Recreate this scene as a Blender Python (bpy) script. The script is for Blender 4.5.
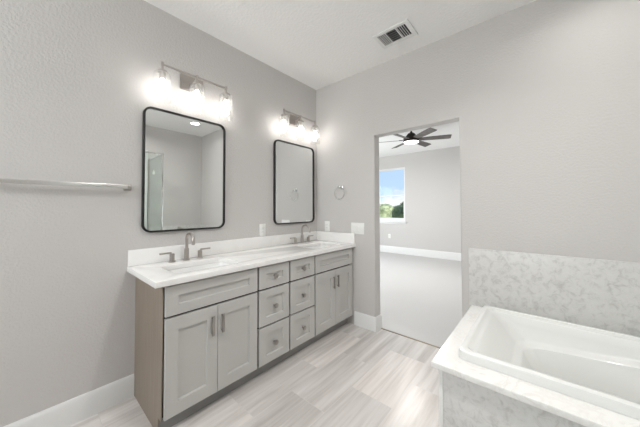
import bpy, bmesh, math, random
from mathutils import Vector, Matrix

# ------------------------------------------------------------------ scene, camera, world, exposure
S = bpy.context.scene
COL = S.collection
for o in list(bpy.data.objects):
    bpy.data.objects.remove(o)

cam_d = bpy.data.cameras.new('camera')
cam = bpy.data.objects.new('camera', cam_d)
COL.objects.link(cam)
S.camera = cam
F_PX, CX, CY = 255.722, 319.856, 202.242
R = Vector((0.7556, 0.6550, -0.0028)); Fw = Vector((-0.6549, 0.7554, 0.0240))
R.normalize(); Fw = (Fw - R * Fw.dot(R)).normalized(); U = R.cross(Fw)
cam.matrix_world = Matrix(((R.x, U.x, -Fw.x, 2.110), (R.y, U.y, -Fw.y, -2.371), (R.z, U.z, -Fw.z, 1.261), (0, 0, 0, 1)))
cam_d.sensor_width = 36.0
cam_d.lens = 36.0 * F_PX / 640.0
cam_d.shift_x = (320 - CX) / 640.0
cam_d.shift_y = (CY - 213.5) / 640.0
cam_d.clip_start = 0.02
cam_d.clip_end = 300

vs = S.view_settings
vs.view_transform = 'Standard'
vs.look = 'None'
vs.exposure = 0.10
vs.gamma = 1.0
vs.use_curve_mapping = False
try:
    S.cycles.use_denoising = True
    S.cycles.max_bounces = 10
    S.cycles.diffuse_bounces = 6
    S.cycles.glossy_bounces = 6
    S.cycles.transparent_max_bounces = 16
    S.cycles.sample_clamp_indirect = 4.0
    S.cycles.blur_glossy = 0.5
except Exception:
    pass

# sky: blue with white summer clouds above the horizon
W = bpy.data.worlds.new('sky')
S.world = W
W.use_nodes = True
wn, wl = W.node_tree.nodes, W.node_tree.links
wn.clear()
w_out = wn.new('ShaderNodeOutputWorld'); w_bg = wn.new('ShaderNodeBackground')
w_tc = wn.new('ShaderNodeTexCoord'); w_sep = wn.new('ShaderNodeSeparateXYZ')
w_map = wn.new('ShaderNodeMapping'); w_map.inputs['Scale'].default_value = (5, 5, 11)
w_noise = wn.new('ShaderNodeTexNoise'); w_noise.inputs['Scale'].default_value = 1.6; w_noise.inputs['Detail'].default_value = 7
w_up = wn.new('ShaderNodeMapRange')
w_up.inputs['From Min'].default_value = 0.0; w_up.inputs['From Max'].default_value = 0.11
w_up.inputs['To Min'].default_value = 0.34; w_up.inputs['To Max'].default_value = -0.22
w_add = wn.new('ShaderNodeMath'); w_add.operation = 'ADD'
w_cl = wn.new('ShaderNodeValToRGB')
w_cl.color_ramp.elements[0].position = 0.52; w_cl.color_ramp.elements[1].position = 0.70
w_ramp = wn.new('ShaderNodeValToRGB')
w_ramp.color_ramp.elements[0].position = 0.0; w_ramp.color_ramp.elements[0].color = (0.62, 0.80, 1.0, 1)
w_ramp.color_ramp.elements[1].position = 0.5; w_ramp.color_ramp.elements[1].color = (0.30, 0.52, 0.95, 1)
w_mix = wn.new('ShaderNodeMix'); w_mix.data_type = 'RGBA'
w_mix.inputs[7].default_value = (1.0, 1.0, 1.0, 1)
wl.new(w_tc.outputs['Generated'], w_sep.inputs[0]); wl.new(w_tc.outputs['Generated'], w_map.inputs[0])
wl.new(w_map.outputs[0], w_noise.inputs['Vector']); wl.new(w_sep.outputs['Z'], w_up.inputs['Value'])
wl.new(w_noise.outputs['Fac'], w_add.inputs[0]); wl.new(w_up.outputs[0], w_add.inputs[1])
wl.new(w_add.outputs[0], w_cl.inputs[0]); wl.new(w_sep.outputs['Z'], w_ramp.inputs[0])
wl.new(w_cl.outputs[0], w_mix.inputs[0]); wl.new(w_ramp.outputs[0], w_mix.inputs[6])
wl.new(w_mix.outputs[2], w_bg.inputs['Color'])
w_bg.inputs['Strength'].default_value = 1.0
wl.new(w_bg.outputs[0], w_out.inputs[0])

POWER = dict(tub_spot=2.5, room_fill=13, shower_fill=6, fan=30, bed_fill=105, bath_fill=56)

sun_d = bpy.data.lights.new('sun', 'SUN'); sun_d.energy = 4.0; sun_d.angle = 0.01; sun_d.color = (1, 0.96, 0.9)
sun = bpy.data.objects.new('sun', sun_d); COL.objects.link(sun)
sun.rotation_euler = (math.radians(38), math.radians(0), math.radians(75))   # comes over the bedroom's right wall and lights the garden

def area(name, loc, rot, sx, sy, watts, color=(1, 1, 1), shape='RECTANGLE', parent=None, spread=180):
    d = bpy.data.lights.new(name, 'AREA'); d.energy = watts; d.shape = shape; d.size = sx
    if shape == 'RECTANGLE': d.size_y = sy
    d.color = color
    d.spread = math.radians(spread)
    o = bpy.data.objects.new(name, d); COL.objects.link(o)
    o.location = loc; o.rotation_euler = rot
    if parent:
        o.parent = parent; o.location = Vector(loc) - WORLD[parent.name]
    return o

def point(name, loc, watts, radius, color=(1, 1, 1), parent=None):
    d = bpy.data.lights.new(name, 'POINT'); d.energy = watts; d.shadow_soft_size = radius; d.color = color
    o = bpy.data.objects.new(name, d); COL.objects.link(o); o.location = loc
    if parent:
        o.parent = parent; o.location = Vector(loc) - WORLD[parent.name]
    return o

WORLD = {}
H = 2.743          # ceiling height
XR = 3.19          # right wall
YB = -4.40         # back wall
YF = 4.42          # far wall of the bedroom
WT = 0.115         # wall thickness
HP = math.pi / 2

# added fill lights behind made-up windows outside the frame: bedroom left, bathroom back
area('added_window_fill', (-2.94, 1.7, 1.25), (0, -HP, 0), 1.9, 2.2, POWER['bed_fill'], (0.95, 0.975, 1.0))  # added light, brightens the bedroom evenly

area('added_window_fill', (0.9, YB - 0.16, 1.95), (HP, 0, 0), 1.3, 0.9, POWER['bath_fill'], (0.975, 0.985, 1.0))  # added light from behind the camera, brightens end wall and tub

# ------------------------------------------------------------------ materials
def rgb(r, g, b):
    f = lambda c: (c / 255 / 12.92) if c / 255 <= 0.04045 else ((c / 255 + 0.055) / 1.055) ** 2.4
    return (f(r), f(g), f(b), 1)

def mat(name, color=(0.8, 0.8, 0.8, 1), rough=0.5, metal=0.0, spec=0.5, coat=0.0):
    m = bpy.data.materials.new(name); m.use_nodes = True
    b = m.node_tree.nodes['Principled BSDF']
    b.inputs['Base Color'].default_value = color
    b.inputs['Roughness'].default_value = rough
    b.inputs['Metallic'].default_value = metal
    b.inputs['Specular IOR Level'].default_value = spec
    if coat: b.inputs['Coat Weight'].default_value = coat
    return m

def nodes(m):
    return m.node_tree.nodes, m.node_tree.links, m.node_tree.nodes['Principled BSDF']

def coords(m, scale=(1, 1, 1), kind='Object'):
    n, l, b = nodes(m)
    tc = n.new('ShaderNodeTexCoord'); mp = n.new('ShaderNodeMapping')
    mp.inputs['Scale'].default_value = scale
    l.new(tc.outputs[kind], mp.inputs['Vector'])
    return mp.outputs['Vector']

def add_bump(m, scale, strength, dist, detail=3, rough=0.5, vec=None, sharpen=None):
    n, l, b = nodes(m)
    v = vec or coords(m)
    t = n.new('ShaderNodeTexNoise'); t.inputs['Scale'].default_value = scale
    t.inputs['Detail'].default_value = detail; t.inputs['Roughness'].default_value = rough
    l.new(v, t.inputs['Vector'])
    src = t.outputs['Fac']
    if sharpen:
        r = n.new('ShaderNodeValToRGB')
        r.color_ramp.elements[0].position, r.color_ramp.elements[1].position = sharpen
        l.new(src, r.inputs[0]); src = r.outputs[0]
    bp = n.new('ShaderNodeBump'); bp.inputs['Strength'].default_value = strength; bp.inputs['Distance'].default_value = dist
    l.new(src, bp.inputs['Height']); l.new(bp.outputs[0], b.inputs['Normal'])
    return m

def noise_color(m, stops, scale, vec=None, detail=4, rough=0.5, dist=0.0):
    n, l, b = nodes(m)
    v = vec or coords(m)
    t = n.new('ShaderNodeTexNoise'); t.inputs['Scale'].default_value = scale; t.inputs['Detail'].default_value = detail
    t.inputs['Roughness'].default_value = rough; t.inputs['Distortion'].default_value = dist
    l.new(v, t.inputs['Vector'])
    r = n.new('ShaderNodeValToRGB')
    e = r.color_ramp.elements
    while len(e) < len(stops): e.new(0.5)
    for k, (p, c) in enumerate(stops):
        e[k].position = p; e[k].color = c
    l.new(t.outputs['Fac'], r.inputs[0]); l.new(r.outputs[0], b.inputs['Base Color'])
    return m

M = {}
M['wall'] = add_bump(mat('wall_paint', (0.60, 0.580, 0.566, 1), 0.62, spec=0.35), 75, 0.20, 0.006, 3, 0.55, sharpen=(0.40, 0.66))
M['ceiling'] = add_bump(mat('ceiling_paint', (0.90, 0.893, 0.885, 1), 0.75, spec=0.25), 50, 0.15, 0.006, 2, 0.5, sharpen=(0.40, 0.66))
M['trim'] = mat('white_trim_paint', (0.80, 0.80, 0.79, 1), 0.35)
M['plastic'] = mat('white_plastic', (0.84, 0.84, 0.82, 1), 0.3)
M['slot'] = mat('dark_slot', (0.03, 0.03, 0.03, 1), 0.6)
M['cabinet'] = mat('grey_cabinet_paint', (0.52, 0.51, 0.492, 1), 0.38, spec=0.45)
M['carcass'] = mat('cabinet_interior_shade', (0.04, 0.039, 0.037, 1), 0.8, spec=0.1)  # near-black: the shade in the gaps between fronts is put into this colour
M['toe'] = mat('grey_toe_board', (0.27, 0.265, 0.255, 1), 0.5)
M['nickel'] = add_bump(mat('brushed_nickel', (0.47, 0.435, 0.41, 1), 0.28, metal=1.0), 400, 0.03, 0.001)
M['nickel_dark'] = mat('satin_nickel_pull', (0.40, 0.375, 0.35, 1), 0.32, metal=1.0)
M['chrome'] = mat('polished_chrome', (0.82, 0.82, 0.82, 1), 0.10, metal=1.0)
M['satin'] = mat('satin_chrome', (0.80, 0.79, 0.775, 1), 0.25, metal=1.0)
M['black'] = mat('matte_black_metal', (0.014, 0.014, 0.014, 1), 0.4, spec=0.4)
M['mirror'] = mat('mirror_silver', (0.86, 0.875, 0.87, 1), 0.0, metal=1.0)
M['ceramic'] = mat('glazed_ceramic', (0.86, 0.86, 0.85, 1), 0.10, spec=0.5, coat=0.3)
M['acrylic'] = mat('white_acrylic', (0.79, 0.79, 0.775, 1), 0.14, spec=0.5, coat=0.3)
M['bronze'] = mat('oil_rubbed_bronze', (0.022, 0.016, 0.013, 1), 0.4, metal=0.6)
M['drain'] = mat('drain_metal', (0.5, 0.5, 0.5, 1), 0.2, metal=1.0)
M['brass_strip'] = mat('threshold_metal', (0.30, 0.26, 0.20, 1), 0.4, metal=0.7)
M['vinyl'] = mat('window_vinyl', (0.82, 0.83, 0.83, 1), 0.35)
M['shower_tile'] = mat('white_shower_tile', (0.78, 0.79, 0.79, 1), 0.2)
M['bark'] = add_bump(noise_color(mat('bark', (0.1, 0.07, 0.05, 1), 0.9), [(0.3, (0.07, 0.05, 0.035, 1)), (0.7, (0.16, 0.12, 0.09, 1))], 8), 20, 0.5, 0.05)
M['lawn'] = noise_color(mat('lawn', (0.1, 0.2, 0.05, 1), 0.9), [(0.3, (0.16, 0.24, 0.07, 1)), (0.7, (0.30, 0.36, 0.14, 1))], 2.0)
M['stucco'] = add_bump(mat('pale_stucco', (0.75, 0.72, 0.68, 1), 0.8), 20, 0.3, 0.02)
M['rooftile'] = noise_color(mat('roof_tile', (0.5, 0.45, 0.42, 1), 0.8), [(0.3, (0.40, 0.37, 0.36, 1)), (0.7, (0.55, 0.51, 0.49, 1))], 5)

def leaf_mat(name, c1, c2):
    m = noise_color(mat(name, c1, 0.6), [(0.3, c1), (0.7, c2)], 1.5)
    return m
M['leaf_dark'] = leaf_mat('dark_leaves', (0.10, 0.15, 0.08, 1), (0.22, 0.28, 0.15, 1))
M['leaf_mid'] = leaf_mat('green_leaves', (0.20, 0.30, 0.10, 1), (0.38, 0.46, 0.20, 1))
M['leaf_pale'] = leaf_mat('yellow_green_leaves', (0.50, 0.55, 0.22, 1), (0.75, 0.76, 0.42, 1))

# white quartz: faint grey veins
def quartz(name, base, vein, scale, amount):
    m = mat(name, base, 0.16, spec=0.5)
    n, l, b = nodes(m)
    v = coords(m)
    nz = n.new('ShaderNodeTexNoise'); nz.inputs['Scale'].default_value = scale; nz.inputs['Detail'].default_value = 6; nz.inputs['Roughness'].default_value = 0.6
    nz.inputs['Distortion'].default_value = 1.2
    l.new(v, nz.inputs['Vector'])
    sub = n.new('ShaderNodeMath'); sub.operation = 'SUBTRACT'; sub.inputs[1].default_value = 0.5
    ab = n.new('ShaderNodeMath'); ab.operation = 'ABSOLUTE'
    l.new(nz.outputs['Fac'], sub.inputs[0]); l.new(sub.outputs[0], ab.inputs[0])
    r = n.new('ShaderNodeValToRGB')
    r.color_ramp.elements[0].position = 0.0; r.color_ramp.elements[0].color = tuple(base[i] * (1 - amount) + vein[i] * amount for i in range(3)) + (1,)
    r.color_ramp.elements[1].position = 0.05; r.color_ramp.elements[1].color = base
    l.new(ab.outputs[0], r.inputs[0])
    cl = n.new('ShaderNodeTexNoise'); cl.inputs['Scale'].default_value = scale * 0.6; cl.inputs['Detail'].default_value = 3
    l.new(v, cl.inputs['Vector'])
    rr = n.new('ShaderNodeValToRGB'); rr.color_ramp.elements[0].position = 0.35; rr.color_ramp.elements[1].position = 0.7
    l.new(cl.outputs['Fac'], rr.inputs[0])
    mx = n.new('ShaderNodeMix'); mx.data_type = 'RGBA'; mx.inputs[6].default_value = base
    l.new(rr.outputs[0], mx.inputs[0]); l.new(r.outputs[0], mx.inputs[7]); l.new(mx.outputs[2], b.inputs['Base Color'])
    return m
M['quartz'] = quartz('white_quartz', (0.88, 0.87, 0.855, 1), (0.70, 0.67, 0.645, 1), 2.6, 0.35)
M['deck'] = quartz('tub_deck_marble', (0.84, 0.83, 0.81, 1), (0.68, 0.65, 0.62, 1), 6, 0.7)

# cultured marble: pale grey-green clouding with small darker swirls
def cultured(name):
    m = mat(name, (0.6, 0.6, 0.58, 1), 0.34, spec=0.4)
    n, l, b = nodes(m)
    v = coords(m)
    a = n.new('ShaderNodeTexNoise'); a.inputs['Scale'].default_value = 24; a.inputs['Detail'].default_value = 9; a.inputs['Roughness'].default_value = 0.70; a.inputs['Distortion'].default_value = 0.7
    l.new(v, a.inputs['Vector'])
    r = n.new('ShaderNodeValToRGB'); e = r.color_ramp.elements
    e[0].position = 0.34; e[0].color = (0.505, 0.495, 0.478, 1)
    e[1].position = 0.50; e[1].color = (0.650, 0.643, 0.628, 1)
    e.new(0.70); e[2].color = (0.695, 0.688, 0.675, 1)
    l.new(a.outputs['Fac'], r.inputs[0]); l.new(r.outputs[0], b.inputs['Base Color'])
    return m
M['cultured'] = cultured('cultured_marble')

# floor: vein-cut grey porcelain, 30 x 61 cm, half offset, veins along the long side
def porcelain():
    m = mat('vein_cut_porcelain', (0.5, 0.48, 0.46, 1), 0.30, spec=0.5)
    n, l, b = nodes(m)
    tc = n.new('ShaderNodeTexCoord'); sp = n.new('ShaderNodeSeparateXYZ'); l.new(tc.outputs['Object'], sp.inputs[0])
    ox = n.new('ShaderNodeMath'); ox.operation = 'ADD'; ox.inputs[1].default_value = 12.2 + 0.225
    oy = n.new('ShaderNodeMath'); oy.operation = 'ADD'; oy.inputs[1].default_value = 6.0 - 0.175
    l.new(sp.outputs['Y'], ox.inputs[0]); l.new(sp.outputs['X'], oy.inputs[0])
    cb = n.new('ShaderNodeCombineXYZ'); l.new(ox.outputs[0], cb.inputs[0]); l.new(oy.outputs[0], cb.inputs[1])
    br = n.new('ShaderNodeTexBrick'); br.offset = 0.5; br.offset_frequency = 2; br.squash = 1.0
    br.inputs['Scale'].default_value = 1.0; br.inputs['Brick Width'].default_value = 0.61; br.inputs['Row Height'].default_value = 0.30
    br.inputs['Mortar Size'].default_value = 0.0016; br.inputs['Mortar Smooth'].default_value = 0.1; br.inputs['Bias'].default_value = 0.0
    br.inputs['Color1'].default_value = (0, 0, 0, 1); br.inputs['Color2'].default_value = (1, 1, 1, 1); br.inputs['Mortar'].default_value = (0.5, 0.5, 0.5, 1)
    l.new(cb.outputs[0], br.inputs['Vector'])
    # veins: noise stretched along Y, shifted per tile
    mp = n.new('ShaderNodeMapping'); mp.inputs['Scale'].default_value = (20, 1.1, 1); l.new(tc.outputs['Object'], mp.inputs['Vector'])
    sh = n.new('ShaderNodeVectorMath'); sh.operation = 'MULTIPLY_ADD'; sh.inputs[1].default_value = (37, 11, 23)
    l.new(br.outputs['Color'], sh.inputs[0]); l.new(mp.outputs[0], sh.inputs[2])
    vn = n.new('ShaderNodeTexNoise'); vn.inputs['Scale'].default_value = 1.0; vn.inputs['Detail'].default_value = 5; vn.inputs['Roughness'].default_value = 0.58; vn.inputs['Distortion'].default_value = 0.25
    l.new(sh.outputs[0], vn.inputs['Vector'])
    vr = n.new('ShaderNodeValToRGB'); e = vr.color_ramp.elements
    e[0].position = 0.30; e[0].color = (0.475, 0.450, 0.430, 1)
    e[1].position = 0.72; e[1].color = (0.740, 0.725, 0.715, 1)
    e.new(0.50); e[1].color = (0.625, 0.600, 0.585, 1)
    l.new(vn.outputs['Fac'], vr.inputs[0])
    tint = n.new('ShaderNodeMix'); tint.data_type = 'RGBA'
    tint.inputs[6].default_value = (0.88, 0.87, 0.86, 1); tint.inputs[7].default_value = (1.10, 1.07, 1.05, 1)
    l.new(br.outputs['Color'], tint.inputs[0])
    mul = n.new('ShaderNodeMix'); mul.data_type = 'RGBA'; mul.blend_type = 'MULTIPLY'; mul.inputs[0].default_value = 1
    l.new(vr.outputs[0], mul.inputs[6]); l.new(tint.outputs[2], mul.inputs[7])
    gr = n.new('ShaderNodeMix'); gr.data_type = 'RGBA'; gr.inputs[7].default_value = (0.62, 0.60, 0.58, 1)
    l.new(br.outputs['Fac'], gr.inputs[0]); l.new(mul.outputs[2], gr.inputs[6]); l.new(gr.outputs[2], b.inputs['Base Color'])
    bp = n.new('ShaderNodeBump'); bp.inputs['Strength'].default_value = 0.25; bp.inputs['Distance'].default_value = 0.002; bp.invert = True
    l.new(br.outputs['Fac'], bp.inputs['Height']); l.new(bp.outputs[0], b.inputs['Normal'])
    return m
M['porcelain'] = porcelain()

M['carpet'] = add_bump(noise_color(mat('carpet_pile', (0.6, 0.6, 0.6, 1), 0.95, spec=0.05), [(0.3, (0.56, 0.55, 0.545, 1)), (0.7, (0.70, 0.69, 0.68, 1))], 160), 220, 0.8, 0.01)

def veneer():
    m = mat('tan_veneer', (0.3, 0.25, 0.2, 1), 0.42, spec=0.4)
    return noise_color(m, [(0.25, (0.235, 0.190, 0.148, 1)), (0.75, (0.290, 0.240, 0.192, 1))], 3.0, coords(m, (14, 14, 1.0)), 4)
M['veneer'] = veneer()

def fanwood():
    m = mat('weathered_grey_wood', (0.3, 0.28, 0.26, 1), 0.75, spec=0.2)
    return noise_color(m, [(0.25, (0.13, 0.12, 0.115, 1)), (0.75, (0.21, 0.195, 0.185, 1))], 5.0, coords(m, (3, 3, 3)), 4)
M['fanwood'] = fanwood()

def thin_glass(name, tint, gloss=0.6, haze=0.0, base=0.04):
    m = bpy.data.materials.new(name); m.use_nodes = True
    n, l = m.node_tree.nodes, m.node_tree.links
    n.clear()
    o = n.new('ShaderNodeOutputMaterial'); t = n.new('ShaderNodeBsdfTransparent'); t.inputs[0].default_value = tint
    g = n.new('ShaderNodeBsdfGlossy'); g.inputs['Roughness'].default_value = 0.01
    f = n.new('ShaderNodeLayerWeight'); f.inputs['Blend'].default_value = 0.5
    pw = n.new('ShaderNodeMath'); pw.operation = 'POWER'; pw.inputs[1].default_value = 5.0
    l.new(f.outputs['Facing'], pw.inputs[0])
    a = n.new('ShaderNodeMath'); a.operation = 'MULTIPLY_ADD'; a.inputs[1].default_value = gloss; a.inputs[2].default_value = base; a.use_clamp = True
    l.new(pw.outputs[0], a.inputs[0])
    mx = n.new('ShaderNodeMixShader'); l.new(a.outputs[0], mx.inputs[0]); l.new(t.outputs[0], mx.inputs[1]); l.new(g.outputs[0], mx.inputs[2])
    res = mx
    if haze:
        d = n.new('ShaderNodeBsdfTranslucent'); d.inputs[0].default_value = (1, 1, 1, 1)
        m2 = n.new('ShaderNodeMixShader'); m2.inputs[0].default_value = haze
        l.new(mx.outputs[0], m2.inputs[1]); l.new(d.outputs[0], m2.inputs[2]); res = m2
    l.new(res.outputs[0], o.inputs[0])
    return m
M['glass'] = thin_glass('window_glass', (0.97, 0.985, 0.98, 1), 0.6, 0.0, 0.012)
M['shade_glass'] = thin_glass('clear_shade_glass', (0.985, 0.985, 0.98, 1), 0.55, 0.04)
M['shower_glass'] = thin_glass('shower_glass', (0.945, 0.965, 0.952, 1), 0.7)

def emit(name, color, strength):
    m = bpy.data.materials.new(name); m.use_nodes = True
    b = m.node_tree.nodes['Principled BSDF']
    b.inputs['Base Color'].default_value = (0.9, 0.9, 0.9, 1)
    b.inputs['Emission Color'].default_value = color
    b.inputs['Emission Strength'].default_value = strength
    return m
M['bulb'] = emit('lit_bulb', (1.0, 0.97, 0.93, 1), 18)
M['lens'] = emit('lit_lens', (1.0, 0.97, 0.92, 1), 5)

# ------------------------------------------------------------------ mesh helpers
def B(): return bmesh.new()

def box(bm, lo, hi, bev=0.0, seg=2):
    t = bmesh.new()
    bmesh.ops.create_cube(t, size=1)
    lo, hi = Vector(lo), Vector(hi)
    for v in t.verts:
        v.co = Vector((lo[i] + (v.co[i] + 0.5) * (hi[i] - lo[i]) for i in range(3)))
    if bev:
        bmesh.ops.bevel(t, geom=list(t.edges), offset=bev, segments=seg, profile=0.5, affect='EDGES')
    merge(bm, t)

def merge(bm, t):
    me = bpy.data.meshes.new('tmp'); t.to_mesh(me); t.free()
    bm.from_mesh(me); bpy.data.meshes.remove(me)

def loft(bm, loops, cap0=True, cap1=True, closed=True):
    rows = [[bm.verts.new(p) for p in lp] for lp in loops]
    n = len(rows[0])
    for a, b in zip(rows, rows[1:]):
        for k in range(n if closed else n - 1):
            j = (k + 1) % n
            bm.faces.new((a[k], a[j], b[j], b[k]))
    if cap0: bm.faces.new(list(reversed(rows[0])))
    if cap1: bm.faces.new(rows[-1])

def frame_of(axis):
    axis = Vector(axis).normalized()
    ref = Vector((0, 0, 1)) if abs(axis.z) < 0.9 else Vector((1, 0, 0))
    u = axis.cross(ref).normalized()
    return axis, u, axis.cross(u)

def lathe(bm, origin, axis, profile, seg=24, caps=True):
    """profile: (distance along axis, radius)"""
    a, u, v = frame_of(axis); origin = Vector(origin)
    loops = []
    for d, r in profile:
        loops.append([origin + a * d + (u * math.cos(2 * math.pi * k / seg) + v * math.sin(2 * math.pi * k / seg)) * r for k in range(seg)])
    loft(bm, loops, caps, caps)

def tube(bm, pts, r, seg=12):
    pts = [Vector(p) for p in pts]
    rs = r if isinstance(r, (list, tuple)) else [r] * len(pts)
    loops = []
    t0 = (pts[1] - pts[0]).normalized()
    _, u, _ = frame_of(t0)
    for k, p in enumerate(pts):
        t = (pts[min(k + 1, len(pts) - 1)] - pts[max(k - 1, 0)]).normalized()
        u = (u - t * u.dot(t)).normalized(); v = t.cross(u)
        loops.append([p + (u * math.cos(2 * math.pi * j / seg) + v * math.sin(2 * math.pi * j / seg)) * rs[k] for j in range(seg)])
    loft(bm, loops)

def torus(bm, c, n, R_, r, seg=40, s2=10):
    a, u, v = frame_of(n); c = Vector(c)
    rows = []
    for k in range(seg):
        th = 2 * math.pi * k / seg
        d = u * math.cos(th) + v * math.sin(th)
        rows.append([bm.verts.new(c + d * (R_ + r * math.cos(2 * math.pi * j / s2)) + a * r * math.sin(2 * math.pi * j / s2)) for j in range(s2)])
    for k in range(seg):
        A, Bq = rows[k], rows[(k + 1) % seg]
        for j in range(s2):
            bm.faces.new((A[j], A[(j + 1) % s2], Bq[(j + 1) % s2], Bq[j]))

def rrect(x0, x1, y0, y1, r, seg=6):
    """counter-clockwise rounded rectangle in 2-D"""
    out = []
    for cx, cy, a0 in ((x1 - r, y0 + r, -HP), (x1 - r, y1 - r, 0), (x0 + r, y1 - r, HP), (x0 + r, y0 + r, math.pi)):
        for k in range(seg + 1):
            a = a0 + HP * k / seg
            out.append((cx + r * math.cos(a), cy + r * math.sin(a)))
    return out

def plate(bm, outlines, t0, t1, plane='xy', bevel=0.0, res=2):
    """flat slab with holes: outlines[0] outer, others holes; from depth t0 to t1 along the plane's normal"""
    cu = bpy.data.curves.new('tmpc', 'CURVE'); cu.dimensions = '2D'; cu.fill_mode = 'BOTH'
    cu.extrude = abs(t1 - t0) / 2 - bevel; cu.bevel_depth = bevel; cu.bevel_resolution = res; cu.offset = -bevel
    for ol in outlines:
        sp = cu.splines.new('POLY'); sp.points.add(len(ol) - 1); sp.use_cyclic_u = True
        for p, q in zip(sp.points, ol): p.co = (q[0], q[1], 0, 1)
    ob = bpy.data.objects.new('tmpo', cu); COL.objects.link(ob)
    dg = bpy.context.evaluated_depsgraph_get(); dg.update()
    me = bpy.data.meshes.new_from_object(ob.evaluated_get(dg))
    mid = (t0 + t1) / 2
    for v in me.vertices:
        a, b_, c = v.co
        v.co = {'xy': (a, b_, c + mid), 'xz': (a, -c + mid, b_), 'yz': (c + mid, a, b_)}[plane]
    t = bmesh.new(); t.from_mesh(me)
    bmesh.ops.remove_doubles(t, verts=t.verts, dist=1e-5)
    bmesh.ops.recalc_face_normals(t, faces=t.faces)
    merge(bm, t)
    bpy.data.objects.remove(ob); bpy.data.curves.remove(cu); bpy.data.meshes.remove(me)

def wpos(o):
    return WORLD.get(o.name, Vector((0, 0, 0)))

def obj(name, bm, material, parent=None, smooth=True, angle=35, origin=None, recalc=True):
    if recalc: bmesh.ops.recalc_face_normals(bm, faces=bm.faces)
    me = bpy.data.meshes.new(name)
    base = wpos(parent) if parent else (Vector(origin) if origin is not None else Vector((0, 0, 0)))
    for v in bm.verts: v.co -= base
    bm.to_mesh(me); bm.free()
    o = bpy.data.objects.new(name, me); COL.objects.link(o)
    me.materials.append(material if not isinstance(material, str) else M[material])
    if smooth:
        for p in me.polygons: p.use_smooth = True
        t = bmesh.new(); t.from_mesh(me)
        for e in t.edges:
            if len(e.link_faces) == 2 and e.calc_face_angle(0) > math.radians(angle): e.smooth = False
        t.to_mesh(me); t.free()
    if parent: o.parent = parent
    else: o.location = base
    WORLD[o.name] = base.copy()
    return o

def tag(o, label=None, cat=None, group=None, kind=None):
    if label: o['label'] = label
    if cat: o['category'] = cat
    if group: o['group'] = group
    if kind: o['kind'] = kind
    return o

def thing(name, loc, label, cat, group=None, kind=None):
    o = bpy.data.objects.new(name, None); COL.objects.link(o)
    o.location = loc; o.empty_display_size = 0.05
    WORLD[o.name] = Vector(loc)
    return tag(o, label, cat, group, kind)

def struct(name, bm, material, label, cat, parent=None, **k):
    o = obj(name, bm, material, parent, **k)
    if not parent: tag(o, label, cat, None, 'structure')
    return o

def copy_tree(o, parent=None):
    c = o.copy(); COL.objects.link(c)
    WORLD[c.name] = wpos(o)
    if parent: c.parent = parent
    for ch in [x for x in bpy.data.objects if x.parent == o]:
        copy_tree(ch, c)
    return c

def dup(o, delta, label, group=None):
    c = copy_tree(o)
    c.location = o.location + Vector(delta)
    WORLD[c.name] = Vector(c.location)
    c['label'] = label
    if group: c['group'] = group
    return c

def quadbox(lo, hi, bev=0.0):
    b = B(); box(b, lo, hi, bev); return b

# ------------------------------------------------------------------ room shell
OX0, OX1, OZ = 0.805, 1.598, 2.018        # doorway to the bedroom
b = B(); box(b, (-0.12, YB - 0.12, -0.1), (XR + 0.12, 0.095, 0.0))
struct('floor', b, 'porcelain', 'vein-cut pale grey porcelain tile floor of the bathroom', 'floor', smooth=False)
b = B(); box(b, (-2.8, 0.105, -0.1), (3.4, YF + 0.12, 0.006))
struct('floor_bedroom', b, 'carpet', 'light grey carpet of the bedroom beyond the doorway', 'carpet', smooth=False)
b = B(); box(b, (OX0 + 0.001, 0.090, -0.004), (OX1 - 0.001, 0.108, 0.005), 0.002)
struct('trim_1', b, 'brass_strip', 'thin dark metal strip between floor tile and bedroom carpet', 'threshold')

b = B(); box(b, (-0.12, YB - 0.12, H), (XR + 0.12, 0.06, H + 0.1))
struct('ceiling', b, 'ceiling', 'white textured ceiling of the bathroom', 'ceiling', smooth=False)
b = B(); box(b, (-2.8, 0.06, H), (3.4, YF + 0.12, H + 0.1))
struct('ceiling_bedroom', b, 'ceiling', 'white ceiling of the bedroom', 'ceiling', smooth=False)

b = B(); box(b, (-0.12, YB - 0.12, -0.1), (0, 0.0, H + 0.1))
struct('wall_left', b, 'wall', 'grey textured wall behind the vanity', 'wall', smooth=False)
b = B()
plate(b, [[(-2.8, -0.1), (OX0, -0.1), (OX0, OZ), (OX1, OZ), (OX1, -0.1), (3.4, -0.1), (3.4, H + 0.1), (-2.8, H + 0.1)]], 0.0, WT, 'xz', 0.014, 3)
struct('wall_end', b, 'wall', 'grey textured wall with the doorway and the tub against it', 'wall', angle=50)
b = B(); box(b, (XR, YB - 0.12, -0.1), (XR + 0.12, 0.0, H + 0.1))
struct('wall_right', b, 'wall', 'grey wall at the far end of the tub, seen in the mirror', 'wall', smooth=False)
b = B(); plate(b, [[(-0.12, -0.1), (XR + 0.12, -0.1), (XR + 0.12, H + 0.1), (-0.12, H + 0.1)], [(0.25, 1.5), (1.55, 1.5), (1.55, 2.4), (0.25, 2.4)]], YB - 0.12, YB, 'xz')
struct('wall_back', b, 'wall', 'grey wall behind the camera with an added white window', 'wall', smooth=False)
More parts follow.
